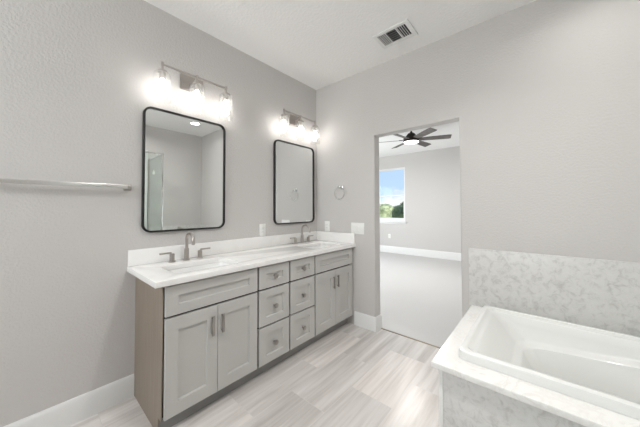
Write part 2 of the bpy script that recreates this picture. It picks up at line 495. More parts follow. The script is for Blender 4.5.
# bedroom walls
WX0, WX1, WZ0, WZ1 = -1.70, -0.700, 0.885, 2.395
b = B(); plate(b, [[(-2.8, -0.1), (3.4, -0.1), (3.4, H + 0.1), (-2.8, H + 0.1)], [(WX0, WZ0), (WX1, WZ0), (WX1, WZ1), (WX0, WZ1)]], YF, YF + 0.14, 'xz')
struct('wall_bedroom_far', b, 'wall', 'grey far wall of the bedroom with the window', 'wall', smooth=False)
b = B(); box(b, (3.3, 0.0, -0.1), (3.42, YF + 0.14, H + 0.1))
struct('wall_bedroom_right', b, 'wall', 'grey right wall of the bedroom', 'wall', smooth=False)
b = B(); plate(b, [[(0.0, -0.1), (YF + 0.14, -0.1), (YF + 0.14, H + 0.1), (0.0, H + 0.1)], [(0.55, 0.25), (2.85, 0.25), (2.85, 2.2), (0.55, 2.2)]], -2.9, -2.8, 'yz')
struct('wall_bedroom_left', b, 'wall', 'grey left wall of the bedroom with an added wide window', 'wall', smooth=False)

# baseboards: profile with an eased top edge, swept along a path
def baseboard(name, pts, label, h=0.145, t=0.015):
    """pts: floor polyline; the board stands to the LEFT of the travel direction"""
    prof = [(0, 0), (t, 0), (t, h - 0.022), (t * 0.72, h - 0.008), (t * 0.35, h), (0, h)]
    bm = B(); rows = []
    P = [Vector((p[0], p[1], 0)) for p in pts]
    for k, p in enumerate(P):
        d0 = (P[k] - P[k - 1]).normalized() if k else None
        d1 = (P[k + 1] - P[k]).normalized() if k < len(P) - 1 else None
        n0 = Vector((-d0.y, d0.x, 0)) if d0 else None
        n1 = Vector((-d1.y, d1.x, 0)) if d1 else None
        if n0 is None: off = n1
        elif n1 is None: off = n0
        else: off = (n0 + n1) / (1 + n0.dot(n1))
        rows.append([p + off * a + Vector((0, 0, z)) for a, z in prof])
    loft(bm, rows)
    return struct(name, bm, 'trim', label, 'baseboard', angle=25)
baseboard('baseboard_left', [(0, -1.868), (0, YB)], 'white baseboard on the grey wall left of the vanity')
baseboard('baseboard_end', [(OX0, 0.105), (OX0, 0.0), (0.556, 0.0)][::1], 'white baseboard wrapping from the vanity into the doorway jamb')
baseboard('baseboard_bedroom', [(3.3, YF), (-2.8, YF)], 'white baseboard along the far bedroom wall', 0.19)
baseboard('baseboard_back', [(0.0, YB), (XR, YB)], 'white baseboard on the wall behind the camera')

# bedroom window
win = thing('window_1', ((WX0 + WX1) / 2, YF, WZ0), 'white single-hung bedroom window with blue sky and trees', 'window', None, 'structure')
b = B(); plate(b, [[(WX0, WZ0), (WX1, WZ0), (WX1, WZ1), (WX0, WZ1)], [(WX0 + 0.035, WZ0 + 0.05), (WX1 - 0.035, WZ0 + 0.05), (WX1 - 0.035, WZ1 - 0.035), (WX0 + 0.035, WZ1 - 0.035)]], YF + 0.05, YF + 0.11, 'xz', 0.003)
obj('window_frame', b, 'vinyl', win)
zr = 1.615
b = B(); plate(b, [[(WX0 + 0.036, WZ0 + 0.051), (WX1 - 0.036, WZ0 + 0.051), (WX1 - 0.036, zr + 0.02), (WX0 + 0.036, zr + 0.02)], [(WX0 + 0.066, WZ0 + 0.10), (WX1 - 0.066, WZ0 + 0.10), (WX1 - 0.066, zr - 0.02), (WX0 + 0.066, zr - 0.02)]], YF + 0.055, YF + 0.08, 'xz', 0.002)
sash = obj('lower_sash', b, 'vinyl', win)
b = B(); box(b, (WX0 + 0.064, YF + 0.066, WZ0 + 0.098), (WX1 - 0.064, YF + 0.070, zr - 0.018)); obj('pane', b, 'glass', sash, smooth=False)
b = B(); plate(b, [[(WX0 + 0.036, zr - 0.018), (WX1 - 0.036, zr - 0.018), (WX1 - 0.036, WZ1 - 0.036), (WX0 + 0.036, WZ1 - 0.036)], [(WX0 + 0.056, zr + 0.018), (WX1 - 0.056, zr + 0.018), (WX1 - 0.056, WZ1 - 0.056), (WX0 + 0.056, WZ1 - 0.056)]], YF + 0.081, YF + 0.105, 'xz', 0.002)
sash = obj('upper_sash', b, 'vinyl', win)
b = B(); box(b, (WX0 + 0.054, YF + 0.091, zr + 0.016), (WX1 - 0.054, YF + 0.095, WZ1 - 0.054)); obj('pane', b, 'glass', sash, smooth=False)
b = B(); box(b, (WX0 - 0.045, YF - 0.045, WZ0 - 0.022), (WX1 + 0.045, YF + 0.05, WZ0 + 0.002), 0.004)
box(b, (WX0 - 0.02, YF - 0.016, WZ0 - 0.062), (WX1 + 0.02, YF - 0.0005, WZ0 - 0.022), 0.003)
obj('window_sill', b, 'trim', win)
def plain_window(name, lo, hi, axis, label):
    w = thing(name, lo, label, 'window', None, 'structure')
    a0, a1 = (lo[0], hi[0]) if axis == 'xz' else (lo[1], hi[1])
    d0, d1 = (lo[1], hi[1]) if axis == 'xz' else (lo[0], hi[0])
    z0, z1 = lo[2], hi[2]; c = (a0 + a1) / 2
    bm = B()
    plate(bm, [[(a0, z0), (a1, z0), (a1, z1), (a0, z1)], [(a0 + .05, z0 + .05), (c - .02, z0 + .05), (c - .02, z1 - .05), (a0 + .05, z1 - .05)],
               [(c + .02, z0 + .05), (a1 - .05, z0 + .05), (a1 - .05, z1 - .05), (c + .02, z1 - .05)]], d0, d1, axis, 0.003)
    obj('window_frame', bm, 'vinyl', w)
    m = (d0 + d1) / 2
    for p0, p1 in ((a0 + .048, c - .018), (c + .018, a1 - .048)):
        bm = B()
        if axis == 'xz': box(bm, (p0, m - .002, z0 + .048), (p1, m + .002, z1 - .048))
        else: box(bm, (m - .002, p0, z0 + .048), (m + .002, p1, z1 - .048))
        obj('pane', bm, 'glass', w, smooth=False)
plain_window('added_window_2', (-2.88, 0.55, 0.25), (-2.83, 2.85, 2.2), 'yz', 'added unseen wide white window in the left wall, lets fill light into the bedroom')  # unseen window made up to let the bedroom fill light in

plain_window('added_window_3', (0.25, YB - 0.09, 1.5), (1.55, YB - 0.04, 2.4), 'xz', 'added unseen white window behind the camera, lets fill light into the bathroom')  # unseen window made up to let the bathroom fill light in

# ------------------------------------------------------------------ vanity cabinets
FX = 0.540            # face of doors and drawers
FB = 0.520            # back of doors
CF = 0.500            # carcass front edge
TOP = 0.838           # cabinet height
Y0 = -1.862
def shaker(bm, y0, y1, z0, z1, stile=0.066, rail=0.058, x0=FB, x1=FX, e=0.0015, rec=0.013):
    def lp(x, a, c): return [(x, y0 + a, z0 + c), (x, y1 - a, z0 + c), (x, y1 - a, z1 - c), (x, y0 + a, z1 - c)]
    loft(bm, [lp(x0, 0, 0), lp(x1 - e, 0, 0), lp(x1, e, e), lp(x1, stile, rail), lp(x1 - rec, stile + 0.005, rail + 0.005)])

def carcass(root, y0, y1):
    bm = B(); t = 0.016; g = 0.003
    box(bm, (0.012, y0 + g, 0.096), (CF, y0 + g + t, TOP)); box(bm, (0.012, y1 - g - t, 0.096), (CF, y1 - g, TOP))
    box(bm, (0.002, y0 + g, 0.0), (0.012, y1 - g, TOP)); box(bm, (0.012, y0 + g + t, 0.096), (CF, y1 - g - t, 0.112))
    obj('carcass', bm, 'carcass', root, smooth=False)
    bm = B(); box(bm, (CF, y0 + 0.004, 0.0975), (FB - 0.0005, y1 - 0.004, 0.101)); obj('bottom_rail', bm, 'cabinet', root, smooth=False)
    bm = B(); box(bm, (0.470, y0 + 0.0005, TOP - 0.0145), (FB + 0.001, y1 - 0.0005, TOP), 0.001)
    obj('top_rail', bm, 'cabinet', root, smooth=False)
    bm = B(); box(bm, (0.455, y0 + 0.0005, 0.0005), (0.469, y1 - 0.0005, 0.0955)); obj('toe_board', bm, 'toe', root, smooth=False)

def pull(parent, y, z0, z1):
    bm = B()
    box(bm, (FX + 0.014, y - 0.0085, z0 - 0.006), (FX + 0.024, y + 0.0085, z1 + 0.006), 0.002)
    for z in (z0 + 0.006, z1 - 0.006): box(bm, (FX - 0.0005, y - 0.005, z - 0.005), (FX + 0.016, y + 0.005, z + 0.005), 0.0015)
    h = obj('handle', bm, 'nickel_dark', parent)
    return h

def knob(parent, y, z):
    bm = B()
    lathe(bm, (FX - 0.012, y, z), (1, 0, 0), [(0, 0.0085), (0.003, 0.0085), (0.005, 0.006), (0.018, 0.0065), (0.022, 0.015), (0.027, 0.0195), (0.033, 0.0190), (0.036, 0.012), (0.037, 0.003)], 20)
    return obj('knob', bm, 'nickel_dark', parent)

def sink_base(y0, y1, label):
    r = thing('sink_cabinet', (0.25, (y0 + y1) / 2, 0), label, 'cabinet', 'grey sink cabinets of the vanity')
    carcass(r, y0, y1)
    g = 0.0075
    bm = B(); shaker(bm, y0 + g, y1 - g, 0.662, 0.826, 0.066, 0.056); obj('false_drawer_front', bm, 'cabinet', r)
    c = (y0 + y1) / 2
    bm = B(); shaker(bm, y0 + g, c - 0.0015, 0.104, 0.650, 0.066, 0.074); d = obj('door', bm, 'cabinet', r); pull(d, c - 0.037, 0.478, 0.584)
    bm = B(); shaker(bm, c + 0.0015, y1 - g, 0.104, 0.650, 0.066, 0.074); d = obj('door', bm, 'cabinet', r); pull(d, c + 0.028, 0.478, 0.584)
    return r

def drawer_base(y0, y1, label):
    r = thing('drawer_cabinet', (0.25, (y0 + y1) / 2, 0), label, 'cabinet', 'grey three-drawer cabinets of the vanity')
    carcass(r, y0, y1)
    g = 0.0075; c = (y0 + y1) / 2
    for z0, z1, kz in ((0.662, 0.826, 0.743), (0.388, 0.650, 0.515), (0.104, 0.376, 0.236)):
        bm = B(); shaker(bm, y0 + g, y1 - g, z0, z1, 0.062, 0.056); d = obj('drawer', bm, 'cabinet', r); knob(d, c, kz)
    return r

cabA = sink_base(Y0, Y0 + 0.616, 'grey shaker sink cabinet at the open end of the vanity, with tan side panel')
cabD = dup(cabA, (0, 1.234, 0), 'grey shaker sink cabinet against the doorway wall')
bm = B(); t = 0.004
plate(bm, [[(0.002, 0.0), (0.470, 0.0), (0.470, 0.0965), (FB - 0.001, 0.0965), (FB - 0.001, TOP), (0.002, TOP)]], Y0 - t, Y0 + 0.0025, 'xz')
p = obj('side_panel', bm, 'veneer', cabA, smooth=False); p['label'] = 'tan wood veneer side panel'
drB = drawer_base(Y0 + 0.616, Y0 + 0.925, 'grey three-drawer cabinet beside the sink cabinet with the tan side panel')
drC = dup(drB, (0, 0.309, 0), 'grey three-drawer cabinet beside the sink cabinet that meets the doorway wall')

# countertop with two sink cut-outs, back and side splashes
CT0, CT1, CX1 = 0.840, 0.875, 0.569
SK = (0.180, 0.462)     # sink x range
def sink_hole(c): return rrect(SK[0], SK[1], c - 0.215, c + 0.215, 0.035, 5)
SC = (-1.560, -0.326)
top = thing('countertop', (0.28, -0.95, CT0), 'white quartz vanity countertop with two sink cut-outs and low backsplash', 'countertop')
b = B(); plate(b, [[(0.001, -1.916), (CX1, -1.916), (CX1, -0.001), (0.001, -0.001)], sink_hole(SC[0]), sink_hole(SC[1])], CT0, CT1, 'xy', 0.004, 2)
obj('counter_slab', b, 'quartz', top)
b = B(); box(b, (0.001, -1.914, CT1 + 0.0003), (0.021, -0.001, 0.984), 0.0025); obj('backsplash', b, 'quartz', top)
b = B(); box(b, (0.0213, -0.021, CT1 + 0.0003), (CX1 - 0.004, -0.001, 0.984), 0.0025); obj('side_splash', b, 'quartz', top)

def make_sink(c, label):
    r = thing('sink', ((SK[0] + SK[1]) / 2, c, CT0 - 0.14), label, 'sink', 'white rectangular undermount sinks')
    bm = B()
    def lp(i, z, rad): return [(x, y, z) for x, y in rrect(SK[0] + i, SK[1] - i, c - 0.215 + i, c + 0.215 - i, rad, 5)]
    loft(bm, [lp(-0.02, CT0 - 0.0125, 0.05), lp(-0.02, CT0 - 0.0008, 0.05), lp(-0.004, CT0 - 0.0008, 0.038), lp(0.0, CT0 - 0.006, 0.035), lp(0.006, CT0 - 0.09, 0.035), lp(0.016, CT0 - 0.118, 0.035),
              lp(0.034, CT0 - 0.130, 0.03), lp(0.09, CT0 - 0.134, 0.02)], False, True)
    obj('basin', bm, 'ceramic', r, recalc=True)
    bm = B(); lathe(bm, ((SK[0] + SK[1]) / 2 - 0.02, c, CT0 - 0.1345), (0, 0, 1), [(0, 0.024), (0.003, 0.024), (0.004, 0.020), (0.002, 0.016), (0.004, 0.010), (0.0045, 0.002)], 20)
    obj('drain', bm, 'drain', r)
    return r
s1 = make_sink(SC[0], 'white rectangular undermount sink at the open end of the vanity')
s2 = dup(s1, (0, SC[1] - SC[0], 0), 'white rectangular undermount sink nearest the doorway wall')

def make_faucet(c, label):
    z = CT1 + 0.0003; x = 0.078
    r = thing('faucet', (x, c, CT1), label, 'faucet', 'brushed nickel widespread faucets')
    bm = B()
    lathe(bm, (x, c, z), (0, 0, 1), [(0, 0.026), (0.006, 0.026), (0.009, 0.022), (0.010, 0.0175), (0.085, 0.0165), (0.088, 0.0135), (0.092, 0.0125)], 20)
    pts = [(x, c, z + 0.088), (x, c, z + 0.14)]
    Ra = 0.058
    for k in range(13):
        a = math.pi - (math.pi * 1.06) * k / 12
        pts.append((x + Ra + Ra * math.cos(a), c, z + 0.146 + Ra * math.sin(a)))
    px, py, pz = pts[-1]; pts.append((px - 0.002, c, pz - 0.010))
    tube(bm, pts, 0.0115, 14)
    obj('spout', bm, 'nickel', r)
    for s in (-1, 1):
        y = c + s * 0.1
        bm = B()
        lathe(bm, (x, y, z), (0, 0, 1), [(0, 0.025), (0.006, 0.025), (0.008, 0.021), (0.009, 0.0165), (0.058, 0.0160), (0.060, 0.014), (0.062, 0.004)], 20)
        h = obj('handle', bm, 'nickel', r)
        bm = B(); box(bm, (x - 0.0075, min(y + s * 0.004, y + s * 0.082), z + 0.0615), (x + 0.0075, max(y + s * 0.004, y + s * 0.082), z + 0.0735), 0.003)
        obj('lever', bm, 'nickel', h)
    return r
f1 = make_faucet(SC[0] - 0.005, 'brushed nickel gooseneck faucet with two lever handles at the sink by the open vanity end')
f2 = dup(f1, (0, SC[1] - SC[0], 0), 'brushed nickel gooseneck faucet with two lever handles at the sink by the doorway wall')

# ------------------------------------------------------------------ mirrors
def make_mirror(y0, y1, z0, z1, label):
    r = thing('wall_mirror', (0.0, (y0 + y1) / 2, z0), label, 'mirror', 'black framed mirrors over the vanity')
    bm = B(); plate(bm, [rrect(y0, y1, z0, z1, 0.058, 10), rrect(y0 + 0.013, y1 - 0.013, z0 + 0.013, z1 - 0.013, 0.046, 10)], 0.0015, 0.026, 'yz', 0.002)
    obj('frame', bm, 'black', r)
    bm = B(); plate(bm, [rrect(y0 + 0.010, y1 - 0.010, z0 + 0.010, z1 - 0.010, 0.048, 10)], 0.010, 0.0145, 'yz')
    obj('mirror_glass', bm, 'mirror', r, smooth=False)
    bm = B(); plate(bm, [rrect(y0 + 0.010, y1 - 0.010, z0 + 0.010, z1 - 0.010, 0.048, 10)], 0.0015, 0.0095, 'yz')
    obj('backing', bm, 'black', r, smooth=False)
    return r
mirA = make_mirror(-1.839, -1.226, 1.093, 1.991, 'black framed rounded mirror at the open vanity end, reflecting glass shower and ceiling light')
mirB = dup(mirA, (0, 1.161, 0), 'black framed rounded mirror next to the corner, reflecting the towel ring')

# ------------------------------------------------------------------ vanity light fixtures
def make_fixture(c, label):
    r = thing('vanity_light', (0.0, c, 2.25), label, 'wall light', 'three-lamp vanity lights above the mirrors')
    bm = B(); box(bm, (0.0005, c - 0.086, 2.195), (0.026, c + 0.086, 2.307), 0.004)
    obj('wall_plate', bm, 'nickel', r)
    zb, xb = 2.279, 0.11
    bm = B(); tube(bm, [(0.02, c, 2.25), (0.06, c, 2.25), (0.09, c, 2.262), (xb, c, zb)], 0.0075)
    obj('arm', bm, 'nickel', r)
    bm = B(); box(bm, (xb - 0.006, c - 0.247, zb - 0.006), (xb + 0.006, c + 0.247, zb + 0.006), 0.002)
    obj('bar', bm, 'nickel', r)
    for k in (-1, 0, 1):
        y = c + k * 0.240
        bm = B(); lathe(bm, (xb, y, 2.296), (0, 0, -1), [(0, 0.004), (0.002, 0.010), (0.030, 0.010), (0.032, 0.0075), (0.062, 0.0075), (0.064, 0.030), (0.072, 0.031), (0.076, 0.028), (0.078, 0.019), (0.122, 0.019), (0.124, 0.016)], 20)
        sk = obj('socket', bm, 'nickel', r)
        bm = B()
        lathe(bm, (xb, y, 2.2235), (0, 0, -1), [(0, 0.020), (0.001, 0.030), (0.006, 0.046), (0.018, 0.054), (0.205, 0.056), (0.206, 0.0535), (0.018, 0.0515), (0.008, 0.044), (0.003, 0.030), (0.003, 0.020)], 28, caps=False)
        obj('glass_shade', bm, 'shade_glass', sk)
        bm = B()
        lathe(bm, (xb, y, 2.1725), (0, 0, -1), [(0, 0.013), (0.012, 0.014), (0.03, 0.022), (0.055, 0.029), (0.075, 0.029), (0.092, 0.021), (0.101, 0.009), (0.103, 0.002)], 20)
        obj('bulb', bm, 'bulb', sk)
    return r
fxA = make_fixture(-1.512, 'chrome three-lamp vanity light with clear glass shades above the mirror reflecting the shower')
fxB = dup(fxA, (0, 1.127, 0), 'chrome three-lamp vanity light with clear glass shades above the mirror next to the corner')

# ------------------------------------------------------------------ towel bar, towel ring, plates
tb = thing('towel_bar', (0.0, -2.22, 1.406), 'long square chrome towel bar on the grey wall beside the mirror', 'towel bar')
b = B(); box(b, (0.050, -2.535, 1.394), (0.070, -1.921, 1.418), 0.002); obj('bar', b, 'satin', tb)
for y in (-1.921, -2.535):
    b = B(); box(b, (0.0005, y - 0.022, 1.384), (0.010, y + 0.022, 1.428), 0.002); box(b, (0.008, y - 0.010, 1.396), (0.0715, y + 0.010, 1.416), 0.002)
    obj('bracket', b, 'nickel', tb)

tr = thing('towel_ring', (0.385, 0.0, 1.50), 'round chrome towel ring on the wall between vanity and doorway', 'towel ring')
b = B(); lathe(b, (0.385, -0.0005, 1.503), (0, -1, 0), [(0, 0.024), (0.006, 0.024), (0.009, 0.020), (0.010, 0.010), (0.034, 0.009), (0.036, 0.013), (0.046, 0.013), (0.048, 0.009)], 20)
obj('mount', b, 'chrome', tr)
b = B(); torus(b, (0.385, -0.041, 1.503 - 0.070), (0, 1, 0.0), 0.068, 0.0042); obj('ring', b, 'chrome', tr)

def cover_plate(name, c, w, h, axis, label, cat, gangs=1, style='outlet', mat_='plastic'):
    """axis 'x': on a wall facing +x at c=(x,y,z); axis 'y': on a wall facing -y"""
    r = thing(name, c, label, cat)
    def P(u0, u1, z0, z1, d0, d1):
        if axis == 'x': return (c[0] + d0, c[1] + u0, c[2] + z0), (c[0] + d1, c[1] + u1, c[2] + z1)
        return (c[0] + u0, c[1] - d1, c[2] + z0), (c[0] + u1, c[1] - d0, c[2] + z1)
    bm = B(); box(bm, *P(-w / 2, w / 2, -h / 2, h / 2, 0.0004, 0.007), 0.002); obj('cover', bm, mat_, r)
    for g in range(gangs):
        u = (g - (gangs - 1) / 2) * 0.046
        if style == 'switch':
            bm = B(); box(bm, *P(u - 0.0165, u + 0.0165, -0.033, 0.033, 0.0065, 0.0095), 0.0015); obj('rocker', bm, mat_, r)
        else:
            for s in (-1, 1):
                bm = B(); box(bm, *P(u - 0.0165, u + 0.0165, s * 0.0185 - 0.014, s * 0.0185 + 0.014, 0.0065, 0.0088), 0.002); rc = obj('receptacle', bm, mat_, r)
                bm = B()
                for q in (-0.0062, 0.0062): box(bm, *P(u + q - 0.001, u + q + 0.001, s * 0.0185 - 0.003, s * 0.0185 + 0.006, 0.0086, 0.0091))
                obj('slot', bm, 'slot', rc, smooth=False)
    return r
cover_plate('wall_outlet', (0.0, -0.815, 1.047), 0.073, 0.122, 'x', 'white outlet plate on the vanity wall between the two mirrors', 'outlet')
cover_plate('wall_outlet', (0.172, 0.0, 1.047), 0.073, 0.122, 'y', 'white outlet plate on the end wall just above the side splash', 'outlet')
cover_plate('light_switch', (0.598, 0.0, 1.043), 0.162, 0.122, 'y', 'white three-gang rocker switch plate beside the doorway', 'light switch', 3, 'switch')
cover_plate('wall_outlet', (-1.165, YF, 0.470), 0.073, 0.118, 'y', 'white outlet plate below the bedroom window', 'outlet')

# ------------------------------------------------------------------ ceiling vent (bathroom)
vx0, vx1, vy0, vy1 = 1.035, 1.345, -0.440, -0.215
vt = thing('ceiling_vent', ((vx0 + vx1) / 2, (vy0 + vy1) / 2, H), 'white three-way air vent grille on the ceiling above the doorway wall', 'vent')
ix0, ix1, iy0, iy1 = vx0 + 0.030, vx1 - 0.036, vy0 + 0.034, vy1 - 0.034
c1, c2 = ix0 + (ix1 - ix0) * 0.29, ix0 + (ix1 - ix0) * 0.67
b = B(); plate(b, [[(vx0, vy0), (vx1, vy0), (vx1, vy1), (vx0, vy1)], [(ix0, iy0), (c1 - 0.004, iy0), (c1 - 0.004, iy1), (ix0, iy1)],
                   [(c1 + 0.004, iy0), (c2 - 0.004, iy0), (c2 - 0.004, iy1), (c1 + 0.004, iy1)], [(c2 + 0.004, iy0), (ix1, iy0), (ix1, iy1), (c2 + 0.004, iy1)]], H - 0.012, H - 0.0004, 'xy', 0.003)
obj('frame', b, 'trim', vt)
b = B(); box(b, (ix0 - 0.01, iy0 - 0.01, H - 0.0018), (ix1 + 0.01, iy1 + 0.01, H - 0.0006)); obj('duct_opening', b, 'slot', vt, smooth=False)
def slat(bm, p, q, tilt, w=0.011):
    p, q = Vector(p), Vector(q); d = (q - p).normalized(); n = Vector((-d.y, d.x, 0)) * tilt
    t = Vector((0, 0, 0.0012))
    up = [p + n * w * 0.5 + Vector((0, 0, 0.0045)), p - n * w * 0.5 - Vector((0, 0, 0.0045))]
    dn = [x + (q - p) for x in up]
    loft(bm, [[up[0], up[1], up[1] + t, up[0] + t], [dn[0], dn[1], dn[1] + t, dn[0] + t]])
zc = H - 0.0095
for k in range(4):
    x = ix0 + 0.008 + k * (c1 - ix0 - 0.016) / 3.5
    b = B(); slat(b, (x, iy0 + 0.001, zc), (x, iy1 - 0.001, zc), -1, 0.0045); obj('louver', b, 'trim', vt, smooth=False)
for k in range(6):
    y = iy0 + 0.012 + k * (iy1 - iy0 - 0.024) / 5
    b = B(); slat(b, (c1 + 0.005, y, zc), (c2 - 0.005, y, zc), 1); obj('louver', b, 'trim', vt, smooth=False)
for k in range(4):
    x = c2 + 0.012 + k * (ix1 - c2 - 0.02) / 3.5
    b = B(); slat(b, (x, iy0 + 0.001, zc), (x, iy1 - 0.001, zc), 1); obj('louver', b, 'trim', vt, smooth=False)

# ------------------------------------------------------------------ recessed ceiling lights
def downlight(x, y, watts, label, spread=150):
    r = thing('recessed_light', (x, y, H), label, 'ceiling light', 'recessed ceiling lights')
    bm = B(); lathe(bm, (x, y, H - 0.0004), (0, 0, -1), [(0, 0.092), (0.004, 0.090), (0.007, 0.082), (0.006, 0.070), (0.0005, 0.068), (0.0005, 0.09)], 28, caps=False); obj('trim_ring', bm, 'trim', r)
    bm = B(); lathe(bm, (x, y, H - 0.0010), (0, 0, -1), [(0, 0.069), (0.003, 0.069), (0.004, 0.06)], 28); obj('lens', bm, 'lens', r)
    area('lamp_light', (x, y, H - 0.009), (0, 0, 0), 0.13, 0.13, watts, (1.0, 0.98, 0.955), 'DISK', r, spread)
    return r
downlight(2.43, -0.46, POWER['tub_spot'], 'round recessed ceiling light over the bathtub, seen in the mirror')
downlight(1.75, -1.45, POWER['room_fill'], 'added unseen recessed ceiling light brightening the middle of the bathroom', 140)  # unseen lamp added to lift floor, cabinet fronts and apron
downlight(2.80, -1.40, POWER['shower_fill'], 'added unseen recessed ceiling light brightening the shower')  # unseen lamp added so the shower reads brighter in the mirror

# ------------------------------------------------------------------ bathtub and its surround
DZ0, DZ1 = 0.455, 0.485
DX0, DY0, NX, NY = 1.672, -1.008, 2.43, -0.925
TX0, TX1, TY0, TY1 = 1.768, 3.09, -0.892, -0.075
sr = thing('tub_surround', (2.4, -0.5, 0), 'marbled cultured stone tub deck and apron built against the end wall', 'tub surround')
b = B(); plate(b, [[(DX0, DY0), (NX, DY0), (NX, NY), (XR - 0.001, NY), (XR - 0.001, -0.001), (DX0, -0.001)], rrect(TX0 + 0.03, TX1 - 0.03, TY0 + 0.03, TY1 - 0.03, 0.05)], DZ0, DZ1, 'xy', 0.004)
obj('deck', b, 'deck', sr)
b = B(); box(b, (1.706, -0.985, 0.0005), (NX - 0.001, -0.972, DZ0 - 0.0005), 0.001); box(b, (NX - 0.014, -0.9718, 0.0005), (NX - 0.001, -0.915, DZ0 - 0.0005)); box(b, (NX - 0.0008, -0.9148, 0.0005), (XR - 0.001, -0.902, DZ0 - 0.0005))
obj('front_apron', b, 'cultured', sr)
b = B(); box(b, (1.706, -0.9715, 0.0005), (1.719, -0.001, DZ0 - 0.0005), 0.001); obj('side_apron', b, 'cultured', sr)
b = B(); box(b, (1.702, -0.989, 0.0005), (1.722, -0.9855, DZ0 - 0.001), 0.001); box(b, (1.702, -0.9855, 0.0005), (1.7055, -0.966, DZ0 - 0.001), 0.001)
obj('corner_trim', b, 'acrylic', sr)

b = B(); box(b, (1.658, -0.020, DZ1 + 0.0005), (XR - 0.0215, -0.0005, 0.937), 0.003)
tag(obj('splash_panel', b, 'cultured', origin=(2.4, -0.01, DZ1)), 'wide marbled grey splash panel on the wall behind the bathtub', 'splash panel', 'marbled tub splash panels')
b = B(); box(b, (XR - 0.021, NY + 0.002, DZ1 + 0.0005), (XR - 0.0005, -0.0005, 0.937), 0.003)
tag(obj('splash_panel', b, 'cultured', origin=(XR, -0.46, DZ1)), 'narrow marbled splash panel at the far end of the bathtub', 'splash panel', 'marbled tub splash panels')

tub = thing('bathtub', ((TX0 + TX1) / 2, (TY0 + TY1) / 2, 0.05), 'white acrylic drop-in bathtub set in the marbled deck', 'bathtub')
b = B()
def tl(l, r, f, k, z, rad, seg=8): return [(x, y, z) for x, y in rrect(TX0 + l, TX1 - r, TY0 + f, TY1 - k, rad, seg)]
ZT = 0.530
loops = [tl(0.034, 0.034, 0.034, 0.034, DZ1 - 0.03, 0.05), tl(0.034, 0.034, 0.034, 0.034, DZ1 + 0.001, 0.05), tl(0.0, 0.0, 0.0, 0.0, DZ1 + 0.001, 0.03), tl(0.0, 0.0, 0.0, 0.0, ZT - 0.010, 0.03),
         tl(0.003, 0.003, 0.003, 0.003, ZT - 0.003, 0.03), tl(0.010, 0.010, 0.010, 0.010, ZT, 0.03),
         tl(0.026, 0.05, 0.034, 0.030, ZT, 0.045), tl(0.032, 0.055, 0.038, 0.033, ZT - 0.003, 0.05), tl(0.042, 0.057, 0.040, 0.036, ZT - 0.014, 0.05),
         tl(0.058, 0.07, 0.050, 0.052, ZT - 0.017, 0.055), tl(0.072, 0.075, 0.056, 0.058, ZT - 0.023, 0.06), tl(0.115, 0.08, 0.062, 0.064, ZT - 0.065, 0.07),
         tl(0.190, 0.09, 0.080, 0.078, ZT - 0.150, 0.10), tl(0.205, 0.093, 0.088, 0.086, ZT - 0.160, 0.10), tl(0.230, 0.105, 0.118, 0.122, ZT - 0.166, 0.10), tl(0.240, 0.112, 0.128, 0.132, ZT - 0.175, 0.11),
         tl(0.310, 0.13, 0.150, 0.150, ZT - 0.30, 0.12), tl(0.355, 0.15, 0.170, 0.168, ZT - 0.385, 0.12), tl(0.42, 0.19, 0.21, 0.21, ZT - 0.41, 0.10), tl(0.50, 0.26, 0.28, 0.28, ZT - 0.415, 0.08)]
for k in (12, 13, 14, 15):      # the arm ledge climbs towards the tap end
    loops[k] = [(x, y, z + 0.11 * min(max(x - 2.02, 0), 0.75)) for x, y, z in loops[k]]
loft(b, loops, False, True)
obj('tub_shell', b, 'acrylic', tub, angle=40)
b = B(); lathe(b, (2.80, -0.48, ZT - 0.4155), (0, 0, 1), [(0, 0.035), (0.004, 0.035), (0.006, 0.028), (0.004, 0.02), (0.005, 0.004)], 20); obj('drain', b, 'drain', tub)
b = B(); lathe(b, (TX1 - 0.092, -0.48, ZT - 0.11), (-1, 0, 0.1), [(-0.004, 0.034), (0.006, 0.034), (0.010, 0.028), (0.011, 0.004)], 20); obj('overflow', b, 'drain', tub)

sp = thing('tub_spout', (XR - 0.021, -0.43, 0.84), 'brushed nickel tub spout on the far splash panel, seen in the mirror', 'tub spout')
b = B(); lathe(b, (XR - 0.0215, -0.43, 0.885), (-1, 0, 0), [(0, 0.034), (0.006, 0.034), (0.010, 0.026), (0.06, 0.024), (0.13, 0.021), (0.145, 0.017), (0.15, 0.008)], 20)
lathe(b, (XR - 0.15, -0.43, 0.88), (0, 0, -1), [(0, 0.016), (0.035, 0.014), (0.036, 0.010)], 16); obj('spout', b, 'nickel_dark', sp)

# ------------------------------------------------------------------ glass shower beside the tub (seen in the mirror)
GX, GY = 2.474, -0.944
GB = -2.02
b = B(); box(b, (GX - 0.04, GB - 0.1, 0.0), (XR, GB, H))
struct('wall_shower', b, 'shower_tile', 'white tiled wall at the back of the shower', 'wall', smooth=False)
b = B(); box(b, (XR - 0.012, GB + 0.001, 0.12), (XR - 0.0005, GY - 0.012, 2.30))
struct('trim_2', b, 'shower_tile', 'white tile facing on the shower side wall', 'tile facing', smooth=False)
sh = thing('shower_enclosure', (2.8, -1.5, 0), 'frameless glass shower enclosure with chrome rails next to the bathtub, seen in the mirror', 'shower')
b = B(); box(b, (GX - 0.04, GB + 0.001, 0.0005), (XR - 0.014, GY + 0.014, 0.115), 0.004); obj('shower_pan', b, 'shower_tile', sh)
b = B(); box(b, (GX + 0.012, GY - 0.005, 0.118), (XR - 0.014, GY + 0.005, 2.118), 0.0); obj('side_panel', b, 'shower_glass', sh, smooth=False)
b = B(); box(b, (GX - 0.005, -1.40, 0.118), (GX + 0.005, GY - 0.012, 2.118)); obj('front_panel', b, 'shower_glass', sh, smooth=False)
